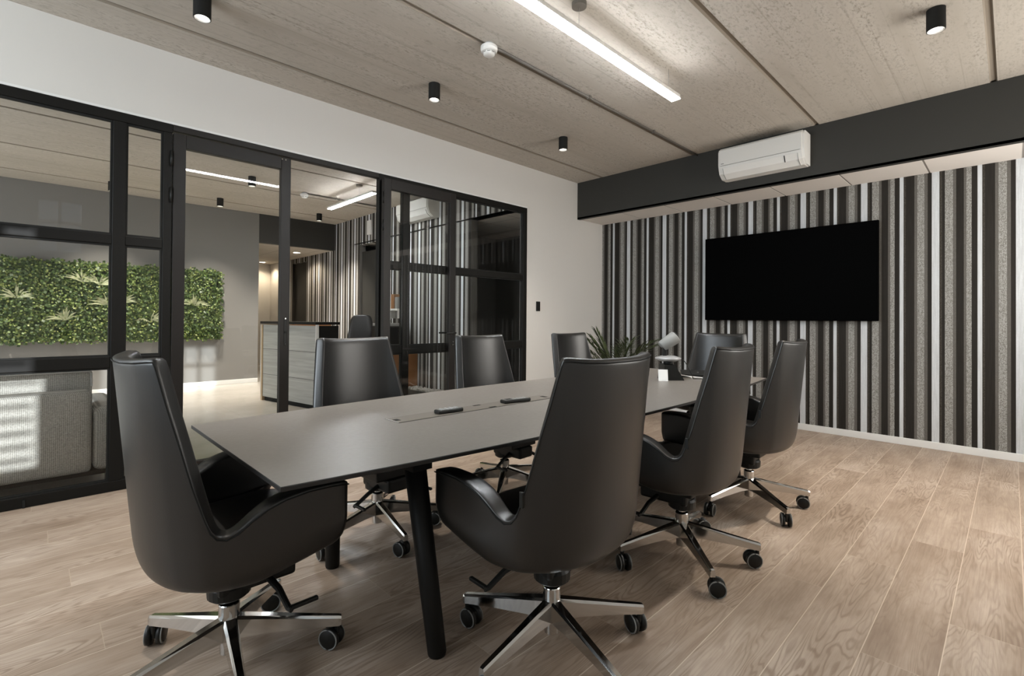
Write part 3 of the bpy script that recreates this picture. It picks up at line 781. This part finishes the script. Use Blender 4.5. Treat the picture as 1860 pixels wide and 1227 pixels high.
def aircon(name, label, loc, rz, w=0.84, h=0.30, d=0.22):
    """front looks along -x in local space, x = 0 is the wall"""
    t = thing(name, label, 'air conditioner', loc, rz)
    prof = [(0, 0), (-0.13, 0.0), (-0.165, 0.028), (-0.17, 0.035), (0, 0.035)]
    p2 = [(0, 0.0), (-0.115, 0.0), (-0.185, 0.045), (-d + 0.01, 0.10), (-d, 0.13), (-d, h - 0.035), (-d + 0.012, h - 0.012), (-d + 0.035, h), (0, h)]
    bm = prism(bmesh.new(), p2, 'y', -w / 2 + 0.018, w / 2 - 0.018)
    obj('body', bm, M['white_plastic'], t)
    for s in (-1, 1):
        q = [(0, 0.004), (-0.11, 0.004), (-0.178, 0.048), (-d + 0.02, 0.105), (-d + 0.012, 0.14), (-d + 0.012, h - 0.04), (-d + 0.03, h - 0.012), (-d + 0.05, h - 0.003), (0, h - 0.003)]
        bm = prism(bmesh.new(), q, 'y', s * (w / 2 - 0.018), s * w / 2)
        obj('end_cap', bm, mat('end_cap_white', (0.62, 0.56, 0.5), 0.45) if False else M['white_plastic'], t)
    bm = prism(bmesh.new(), [(-d - 0.004, 0.13), (-d - 0.004, h - 0.03), (-d + 0.003, h - 0.02), (-d + 0.003, 0.122)], 'y', -w / 2 + 0.02, w / 2 - 0.02)
    obj('front_panel', bm, M['white_plastic'], t)
    bm = prism(bmesh.new(), [(-0.120, -0.002), (-0.188, 0.041), (-d + 0.002, 0.098), (-d + 0.008, 0.098), (-0.18, 0.05), (-0.118, 0.006)], 'y', -w / 2 + 0.05, w / 2 - 0.04)
    obj('louvre', bm, M['white_plastic'], t)
    bm = prism(bmesh.new(), [(-0.108, -0.0006), (-0.114, -0.0012), (-0.114, 0.004), (-0.108, 0.004)], 'y', -w / 2 + 0.05, w / 2 - 0.04)
    obj('seam', bx(-d - 0.0046, -d - 0.0032, -w / 2 + 0.03, w / 2 - 0.03, 0.1225, 0.1265), M['grey_plastic'], t)
    for s in (-1, 1): obj('seam', prism(bmesh.new(), [(-0.125, -0.0045), (-0.190, 0.0375), (-d + 0.0005, 0.096), (-d + 0.003, 0.097), (-0.186, 0.045), (-0.125, 0.0)], 'y', s * (w / 2 - 0.052) - 0.0015, s * (w / 2 - 0.052) + 0.0015), M['grey_plastic'], t)
    obj('louvre_slot', bm, M['grey_plastic'], t)
    return t, w, d
ac, aw, ad = aircon('air_conditioner', 'white air conditioner on the dark bulkhead above the television', (XB, 1.80, 2.715), 0.0, 0.82, 0.318)
# badge, light bar
obj('badge', bx(-ad - 0.0055, -ad - 0.0035, 0.345, 0.375, 0.142, 0.149), M['grey_plastic'], ac)
obj('status_light', prism(bmesh.new(), [(-0.188, 0.036), (-0.2195, 0.094), (-0.2165, 0.097), (-0.184, 0.045)], 'y', -0.243, -0.2355), M['black_plastic'], ac)
ac2, _, _ = aircon('air_conditioner', 'white air conditioner on the striped lounge wall, seen through the glass', (XE, 6.58, 2.74), 0.0, 0.9, 0.30)

sw = thing('light_switch', 'black double light switch on the white wall beside the glass partition', 'light switch', (4.649, YW, 1.359))
obj('plate', bx(-0.037, 0.037, -0.008, 0, -0.062, 0.062, 0.003), M['black_plastic'], sw)
for x in (-0.018, 0.018): obj('rocker', bx(x - 0.014, x + 0.014, -0.012, -0.006, -0.045, 0.045, 0.002), M['black_matte'], sw)

# ------------------------------------------------------------------ ceiling fittings
def downlight(x, y, label, watts, z=ZC, r=0.047, h=0.13):
    t = thing('downlight', label, 'ceiling light', (x, y, z), 0, 'black cylinder downlights')
    obj('housing', lathe(bmesh.new(), [(0.0, 0.0), (r, 0.0), (r, -h), (r - 0.004, -h), (r - 0.004, -h + 0.03), (0.0, -h + 0.03)], 32), M['black_matte'], t, False)
    obj('reflector', lathe(bmesh.new(), [(r - 0.0045, -h - 0.001), (r - 0.006, -h - 0.001), (0.026, -h + 0.024), (0.026, -h + 0.027), (r - 0.0045, -h + 0.027)], 32), M['spot_ring'], t, True)
    obj('bulb', lathe(bmesh.new(), [(0.0, -h + 0.018), (0.02, -h + 0.020), (0.024, -h + 0.026), (0.0, -h + 0.028)], 24), M['spot_glow'], t, True)
    l = light('SPOT', 'bulb_light', (0, 0, -h + 0.012), watts, (1.0, 0.92, 0.81), spot_size=R(95), spot_blend=1.0, shadow_soft_size=0.03)
    l.parent = t
    return t
WT_ROOM = 135
for x, y, lab in ((0.703, 3.40, 'black cylinder downlight nearest the camera at the top left, cut by the frame'),
                  (2.328, 3.312, 'black cylinder downlight in the row above the open doorway, beside the smoke detector'),
                  (3.979, 3.316, 'black cylinder downlight closest to the bulkhead corner'),
                  (3.942, 0.326, 'black cylinder downlight at the top right of the ceiling')
                  ):
    downlight(x, y, lab, WT_ROOM * (1.7 if y < 1 else 0.8))
for x, y, lab in ((2.134, 8.958, 'black cylinder downlight by the lounge far wall, left of the reception'),
                  (2.113, 7.268, 'black cylinder downlight in the lounge seen through the closed leaf, higher one'),
                  (3.747, 8.945, 'black cylinder downlight above the reception desk'),
                  (0.78, 9.00, 'black cylinder downlight over the plant wall, half behind the mullion'),
                  (-0.80, 8.95, 'black cylinder downlight over the left end of the plant wall, outside the photo')):
    downlight(x, y, lab, 420 if y > 8 else 150)

def pendant(label, c, length, along, drop, wire_at, width=0.07):
    t = thing('pendant_light', label, 'pendant light', (c[0], c[1], ZC), 0 if along == 'x' else R(90))
    L_ = length / 2
    obj('housing', bx(-L_, L_, -width / 2, width / 2, -drop + 0.004, -drop + 0.034, 0.003), M['white_plastic'], t)
    obj('diffuser', bx(-L_ + 0.003, L_ - 0.003, -width / 2 - 0.0005, width / 2 + 0.0005, -drop - 0.004, -drop + 0.0035, 0.001), M['lamp_glow'], t)
    obj('ceiling_fill_strip', bx(-L_ + 0.02, L_ - 0.02, -width / 2 + 0.01, width / 2 - 0.01, -drop + 0.0341, -drop + 0.037), M['lamp_ceiling_fill'], t)  # added glowing strip that brightens the dark ceiling band above the lamp
    for i, x in enumerate(wire_at):
        obj('wire', tube(bmesh.new(), [(x, 0, -drop + 0.03), (x, 0, -0.001)], 0.0016, 6), M['steel'], t)
        if i == 0: obj('canopy', lathe(bmesh.new(), [(0.0, 0.0), (0.045, 0.0), (0.045, -0.026), (0.0, -0.028)], 24, (x, 0, 0)), M['conduit_grey'], t)
    return t
pendant('long white linear pendant light above the conference table', (2.30, 1.835, 0), 2.54, 'x', 0.20, (0.045, -1.15, 1.15))
pendant('white linear pendant light hanging in the lounge, seen through the doorway', (3.33, 6.85, 0), 1.42, 'y', 0.20, (-0.28, 0.45))

def detector(x, y, label, clip_x, x1, label2):
    t = thing('smoke_detector', label, 'smoke detector', (x, y, ZC), 0)
    obj('mount', lathe(bmesh.new(), [(0.0, 0.0), (0.032, 0.0), (0.034, -0.022), (0.0, -0.022)], 24), M['lamp_body'], t, True)
    obj('body', lathe(bmesh.new(), [(0.0, -0.020), (0.058, -0.022), (0.060, -0.040), (0.056, -0.054), (0.050, -0.060), (0.0, -0.060)], 32), M['white_plastic'], t)
    obj('chamber', lathe(bmesh.new(), [(0.0, -0.058), (0.042, -0.060), (0.040, -0.078), (0.028, -0.086), (0.0, -0.088)], 32), M['white_plastic'], t, True)
    for k in range(8):
        a = 2 * pi * k / 8
        s_ = bmesh.new(); box(s_, -0.010, 0.010, -0.0012, 0.0012, -0.0025, 0.0025)
        vo = obj('vent', s_, M['grey_plastic'], t, False, (0.0415 * cos(a), 0.0415 * sin(a), -0.068)); vo.rotation_euler = (0, 0, a + pi / 2)
    cd_ = thing('conduit', label2, 'conduit', (x, y, ZC))
    obj('pipe', tube(bmesh.new(), [(0.05, -0.012, -0.013), (x1 - x, -0.012, -0.013)], 0.0105, 12), M['conduit_grey'], cd_, True)
    for cx in clip_x: obj('clip', bx(cx - x - 0.012, cx - x + 0.012, -0.032, 0.004, -0.026, -0.0005, 0.003), M['conduit_grey'], cd_)
detector(2.253, 2.553, 'white round smoke detector on the concrete joint above the table', (3.389, 4.464), XB, 'dark metal conduit running from the smoke detector along the ceiling to the bulkhead')
detector(2.95, 7.60, 'white smoke detector on the lounge ceiling, seen through the doorway', (3.5,), XE, 'dark conduit on the lounge ceiling beside the hanging light')
for x, y, lab in ((4.10, 13.2, 'round recessed light in the corridor ceiling, farther one'), (4.00, 10.69, 'round recessed light in the corridor ceiling, nearer one')):
    t = thing('recessed_light', lab, 'ceiling light', (x, y, 2.58), 0, 'recessed corridor lights')
    obj('ring', lathe(bmesh.new(), [(0.065, 0.0), (0.085, 0.0), (0.085, -0.006), (0.065, -0.004)], 28), M['white_plastic'], t)
    obj('bulb', lathe(bmesh.new(), [(0.0, -0.002), (0.065, -0.002), (0.06, -0.005), (0.0, -0.006)], 28), M['spot_glow'], t)
    l = light('SPOT', 'bulb_light', (0, 0, -0.02), 60, (1.0, 0.84, 0.64), spot_size=R(150), spot_blend=0.6, shadow_soft_size=0.06); l.parent = t
# lamp of the room behind the second opening is off; the white box hangs over the dark door
tag(obj('wall_sign_box', bx(XE - 0.035, XE, 8.20, 8.34, 2.73, 2.99, 0.004), M['white_plastic']), 'small white box on the striped wall above the dark door', 'box')

# ------------------------------------------------------------------ potted palm in the corner
pp = thing('potted_palm', 'dark green palm in a pot by the corner of the striped wall', 'plant', (5.45, 3.62, 0))
obj('pot', lathe(bmesh.new(), [(0.0, 0.0), (0.13, 0.0), (0.16, 0.36), (0.17, 0.38), (0.15, 0.38), (0.145, 0.34), (0.0, 0.34)], 32), M['dark_paint'], pp, True)
rp = random.Random(11)
def frond(az, lift, ln, nl, droop):
    bm = bmesh.new(); pts = []
    for i in range(15):
        t_ = i / 14.0
        r_ = ln * cos(lift) * t_ + 0.1 * ln * t_ * t_; z = 0.36 + ln * sin(lift) * t_ - droop * t_ ** 2.6
        pts.append(Vector((cos(az) * r_, sin(az) * r_, z)))
    tube(bm, pts, [0.005 * (1 - 0.75 * i / 14) for i in range(15)], 6)
    for k in range(nl):
        t_ = 0.38 + 0.61 * k / (nl - 1); i = min(13, int(t_ * 14)); fr = t_ * 14 - i
        p = pts[i].lerp(pts[i + 1], fr); d = (pts[i + 1] - pts[i]).normalized()
        side = d.cross(Vector((0, 0, 1))).normalized()
        for s in (-1, 1):
            l_ = 0.25 * (1.15 - 0.75 * abs(t_ - 0.6)) * rp.uniform(0.8, 1.1); w = 0.0085
            dr_ = (side * s * 0.75 + d * 0.75 + Vector((0, 0, rp.uniform(-0.05, 0.25)))).normalized()
            e1 = p + dr_ * l_ * 0.5; e2 = p + dr_ * l_ + Vector((0, 0, -0.03))
            nrm = dr_.cross(Vector((0, 0, 1))).normalized() * w
            a, b, c, e = bm.verts.new(p), bm.verts.new(e1 + nrm), bm.verts.new(e2), bm.verts.new(e1 - nrm + Vector((0, 0, 0.002)))
            bm.faces.new((a, b, c, e))
    return bm
for az, lift, ln, nl, dp in ((2.30, 1.12, 0.68, 16, 0.06), (1.9, 1.30, 0.70, 16, 0.02), (2.75, 0.80, 0.58, 14, 0.06), (-1.35, 1.08, 0.86, 18, 0.20), (-1.75, 1.30, 0.62, 14, 0.05), (0.3, 1.2, 0.62, 14, 0.1), (3.6, 1.1, 0.55, 14, 0.1), (-1.0, 1.35, 0.58, 12, 0.05), (2.1, 1.2, 0.66, 16, 0.05), (2.5, 1.0, 0.62, 15, 0.08), (-1.5, 0.98, 0.95, 20, 0.26), (-2.2, 1.15, 0.6, 14, 0.08)):
    obj('frond', frond(az, lift, ln, nl, dp), M['palm'], pp)

# ------------------------------------------------------------------ lounge: sofa
sf = thing('sofa', 'light grey woven sofa standing behind the glass partition at the left', 'sofa', (-0.35, 4.86, 0))
def soft(x0, x1, y0, y1, z0, z1, b=0.03): return bx(x0, x1, y0, y1, z0, z1, b, 4)
obj('backrest', soft(-0.66, 0.645, -0.42, -0.24, 0.115, 0.675, 0.03), M['sofa_fabric'], sf, True)
obj('arm', soft(0.65, 0.80, -0.42, 0.45, 0.115, 0.56, 0.05), M['sofa_fabric'], sf, True)
obj('arm', soft(-0.82, -0.665, -0.42, 0.45, 0.115, 0.56, 0.05), M['sofa_fabric'], sf, True)
obj('seat', soft(-0.66, 0.645, -0.235, 0.45, 0.115, 0.42, 0.04), M['sofa_fabric'], sf, True)
cu_ = obj('back_cushion', soft(-0.66, 0.655, -0.235, -0.07, 0.425, 0.807, 0.025), M['sofa_fabric'], sf, True)
bm = bmesh.new(); tube(bm, [(-0.65, -0.242, 0.795), (0.635, -0.242, 0.797), (0.648, -0.242, 0.78), (0.65, -0.242, 0.69)], 0.007, 8); obj('piping', bm, M['white_fabric'], cu_)
obj('rail', bx(-0.76, 0.76, -0.38, 0.40, 0.085, 0.114), M['black_frame'], sf)
for sx in (-0.74, 0.74):
    for sy in (-0.36, 0.38): obj('leg', bx(sx - 0.02, sx + 0.02, sy - 0.02, sy + 0.02, 0.0, 0.114), M['steel'], sf)
sf2 = thing('armchair', 'white upholstered seat beside the grey sofa, mostly hidden by the mullion', 'armchair', (1.05, 5.68, 0))
obj('seat', soft(-0.55, -0.05, -0.3, 0.3, 0.10, 0.56, 0.05), M['white_fabric'], sf2, True)
for sx in (-0.5, -0.1):
    for sy in (-0.25, 0.25): obj('leg', bx(sx - 0.015, sx + 0.015, sy - 0.015, sy + 0.015, 0, 0.101), M['steel'], sf2)

# ------------------------------------------------------------------ lounge: plant wall
pw = thing('plant_wall', 'wide green artificial plant panel on the grey lounge wall', 'plant panel', (0.72, YF, 1.395))
PX0, PX1, PZ0, PZ1 = -1.70, 1.64, -0.60, 0.605
obj('backing', bx(PX0 + .02, PX1 - .03, -0.05, 0.0, PZ0 + .02, PZ1 - .02), M['leaf_dark'], pw)
rl = random.Random(5)
def leaves(n, size, y0, y1, xr=(PX0, PX1), zr=(PZ0, PZ1)):
    bm = bmesh.new()
    for _ in range(n):
        p = Vector((rl.uniform(*xr), rl.uniform(y0, y1), rl.uniform(*zr)))
        p.z += 0.012 * sin(p.x * 23)
        d = Vector((rl.uniform(-1, 1), rl.uniform(-0.9, 0.1), rl.uniform(-1, 1))).normalized()
        s = size * rl.uniform(0.6, 1.3)
        w = d.cross(Vector((rl.uniform(-.4, .4), -1, rl.uniform(-.4, .4)))).normalized() * s * 0.42
        a, b, c, e = bm.verts.new(p), bm.verts.new(p + d * s * 0.5 + w), bm.verts.new(p + d * s), bm.verts.new(p + d * s * 0.5 - w)
        bm.faces.new((a, b, c, e))
    return bm
for nm, n, sz, m in (('foliage', 5200, 0.045, 'leaf_dark'), ('foliage', 5200, 0.036, 'leaf_mid'), ('foliage', 2600, 0.03, 'leaf_light')):
    o = obj(nm, leaves(n, sz, -0.12, -0.05), M[m], pw); o['kind'] = 'stuff'
for x, z in ((-0.897, 0.125), (-0.214, 0.385), (-0.02, 0.35), (-0.388, -0.186), (0.08, 0.04), (0.27, 0.08), (0.62, -0.215), (1.218, 0.065)):
    bm = bmesh.new()
    for k in range(16):
        a = R(90) + R(rl.uniform(-85, 85)); l_ = rl.uniform(0.15, 0.27)
        d = Vector((cos(a), rl.uniform(-0.55, -0.15), sin(a))).normalized(); w = Vector((-sin(a), 0, cos(a))) * 0.011
        p = Vector((x, -0.10, z - 0.08)); e1 = p + d * l_ * 0.55; e2 = p + d * l_ + Vector((0, -0.01, -0.04))
        v = [bm.verts.new(q) for q in (p + w * 0.4, e1 + w, e2, e1 - w, p - w * 0.4)]
        bm.faces.new(v)
    obj('grass_tuft', bm, M['leaf_pale'], pw)

# ------------------------------------------------------------------ lounge: reception
rd = thing('reception_desk', 'reception desk with grey wood front, white edges and black counter', 'desk', (2.36, 7.58, 0), 0)
ax = Vector((0.24, -1.32, 0)); ang = math.atan2(ax.y, ax.x); Ld = ax.length
rd.rotation_euler = (0, 0, ang)          # local +x runs along the front from the far end to the near end, +y points inwards
obj('front_panel', bx(0.035, Ld - 0.012, 0.0, 0.03, 0.06, 1.085), M['grey_wood'], rd)
obj('white_edge', bx(Ld - 0.0119, Ld + 0.004, -0.004, 0.034, 0.0, 1.10), M['white_plastic'], rd)
obj('plinth', bx(0.05, Ld - 0.03, 0.02, 0.05, 0.0, 0.0595), M['black_matte'], rd)
obj('far_end_panel', bx(0.0, 0.0345, -0.012, 0.6, 0.0, 1.085), M['oak_edge'], rd)
obj('white_edge', bx(-0.012, -0.0003, -0.014, 0.6, 0.0, 1.085), M['white_plastic'], rd)
obj('end_panel', bx(Ld - 0.03, Ld, 0.035, 0.33, 0.0, 1.085), M['black_frame'], rd)
obj('counter', bx(-0.02, Ld + 0.012, -0.02, 0.34, 1.10, 1.135, 0.003), M['black_frame'], rd)
obj('return_panel', bx(0.0349, 0.05, 0.0305, 1.1, 0.0, 1.085), M['orange_wood'], rd)
obj('worktop', bx(0.051, Ld - 0.031, 0.0305, 0.62, 0.72, 0.745), M['orange_wood'], rd)

oc = thing('reception_chair', 'black leather chair with rounded back behind the reception desk', 'chair', (4.06, 7.90, 0), R(150))
bm = bmesh.new()
for z, w, y in ((0.52, 0.21, 0.0), (0.60, 0.25, -0.02), (0.85, 0.245, -0.05), (1.08, 0.215, -0.07), (1.20, 0.19, -0.09), (1.255, 0.14, -0.10)):
    pass
rings = []
for z, w, y in ((0.50, 0.20, 0.02), (0.58, 0.25, 0.0), (0.80, 0.25, -0.03), (1.02, 0.22, -0.06), (1.17, 0.195, -0.09), (1.235, 0.16, -0.105), (1.25, 0.10, -0.11)):
    rings.append([bm.verts.new(p) for p in ((-w, y + 0.03, z), (-w * 0.6, y + 0.06, z), (0, y + 0.045, z), (w * 0.6, y + 0.06, z), (w, y + 0.03, z), (w * 0.9, y - 0.05, z), (0, y - 0.08, z), (-w * 0.9, y - 0.05, z))])
for a, b in zip(rings, rings[1:]):
    for i in range(8): bm.faces.new((a[i], a[(i + 1) % 8], b[(i + 1) % 8], b[i]))
bm.faces.new(rings[0][::-1]); bm.faces.new(rings[-1]); bmesh.ops.recalc_face_normals(bm, faces=bm.faces[:])
subsurf(obj('backrest', bm, M['leather'], oc, True), 2)
obj('seat', soft(-0.26, 0.26, -0.05, 0.45, 0.42, 0.52, 0.04), M['leather'], oc, True)
for s in (-1, 1): obj('armrest', soft(s * 0.29 - 0.03, s * 0.29 + 0.03, -0.02, 0.33, 0.62, 0.68, 0.02), M['leather'], oc, True); obj('arm_post', bx(s * 0.29 - 0.015, s * 0.29 + 0.015, 0.13, 0.18, 0.44, 0.625), M['black_plastic'], oc)
obj('gas_lift', lathe(bmesh.new(), [(0, 0.1), (0.025, 0.1), (0.025, 0.43), (0, 0.43)], 16), M['black_plastic'], oc)
bm = bmesh.new()
for k in range(5):
    a = 2 * pi * k / 5; tube(bm, [(0, 0, 0.12), (0.3 * cos(a), 0.3 * sin(a), 0.07)], [0.03, 0.018], 8)
obj('star_base', bm, M['black_plastic'], oc)
for k in range(5):
    a = 2 * pi * k / 5; obj('caster', lathe(bmesh.new(), [(0, 0), (0.02, 0.003), (0.03, 0.03), (0.02, 0.057), (0, 0.06)], 12, (0.29 * cos(a), 0.29 * sin(a), 0)), M['black_plastic'], oc)

# back office corner seen through the narrow pane
ct = thing('side_cabinet', 'wooden drawer cabinet by the striped lounge wall, seen through the narrow pane', 'cabinet', (4.16, 7.02, 0))
obj('body', bx(-0.24, 0.24, -0.36, 0.36, 0.0, 0.70), M['orange_wood'], ct)
for z0 in (0.06, 0.27, 0.48):
    dw = obj('drawer', bx(-0.262, -0.2405, -0.34, 0.34, z0, z0 + 0.19, 0.003), M['orange_wood'], ct)
    obj('pull', bx(-0.275, -0.2625, -0.09, 0.09, z0 + 0.14, z0 + 0.155), M['black_plastic'], dw)
obj('top', bx(-0.25, 0.245, -0.37, 0.37, 0.7005, 0.725), M['orange_wood'], ct)
pr = thing('printer', 'black desktop printer on the wooden cabinet', 'printer', (4.14, 7.08, 0.7255))
obj('body', bx(-0.2, 0.2, -0.23, 0.23, 0.0, 0.34, 0.01), M['black_plastic'], pr); obj('lid', bx(-0.19, 0.2, -0.22, 0.22, 0.3405, 0.385, 0.008), M['grey_plastic'], pr)
sh_ = thing('wall_shelf', 'white wall shelf on the stripes above the printer', 'shelf', (XE, 7.2, 1.32))
obj('board', bx(-0.2, 0, -0.22, 0.22, 0, 0.03), M['white_plastic'], sh_)
for y in (-0.18, 0.18): obj('bracket', bx(-0.17, 0, y - 0.01, y + 0.01, -0.13, -0.0005), M['white_plastic'], sh_)
for i, (y, w, h, m) in enumerate(((-0.13, 0.09, 0.19, 'grey_plastic'), (-0.01, 0.10, 0.24, 'orange_wood'), (0.11, 0.09, 0.16, 'white_plastic'))):
    tag(obj('storage_box', bx(XE - 0.17, XE - 0.02, 7.2 + y - w / 2, 7.2 + y + w / 2, 1.351, 1.351 + h, 0.003), M[m]), ('grey', 'tallest wood-coloured', 'short white')[i] + ' box standing on the white wall shelf', 'box', 'boxes on the wall shelf')
pl = thing('planter', 'low dark planter trough with pebbles along the striped lounge wall', 'planter', (4.22, 6.05, 0))
obj('trough', bx(-0.12, 0.12, -0.55, 0.55, 0, 0.11, 0.004), M['dark_paint'], pl)
bm = bmesh.new()
for _ in range(260):
    bmesh.ops.create_icosphere(bm, subdivisions=1, radius=rl.uniform(0.014, 0.03), matrix=Matrix.Translation((rl.uniform(-0.1, 0.1), rl.uniform(-0.53, 0.53), rl.uniform(0.11, 0.125))))
o = obj('pebbles', bm, M['pebble'], pl, True); o['kind'] = 'stuff'
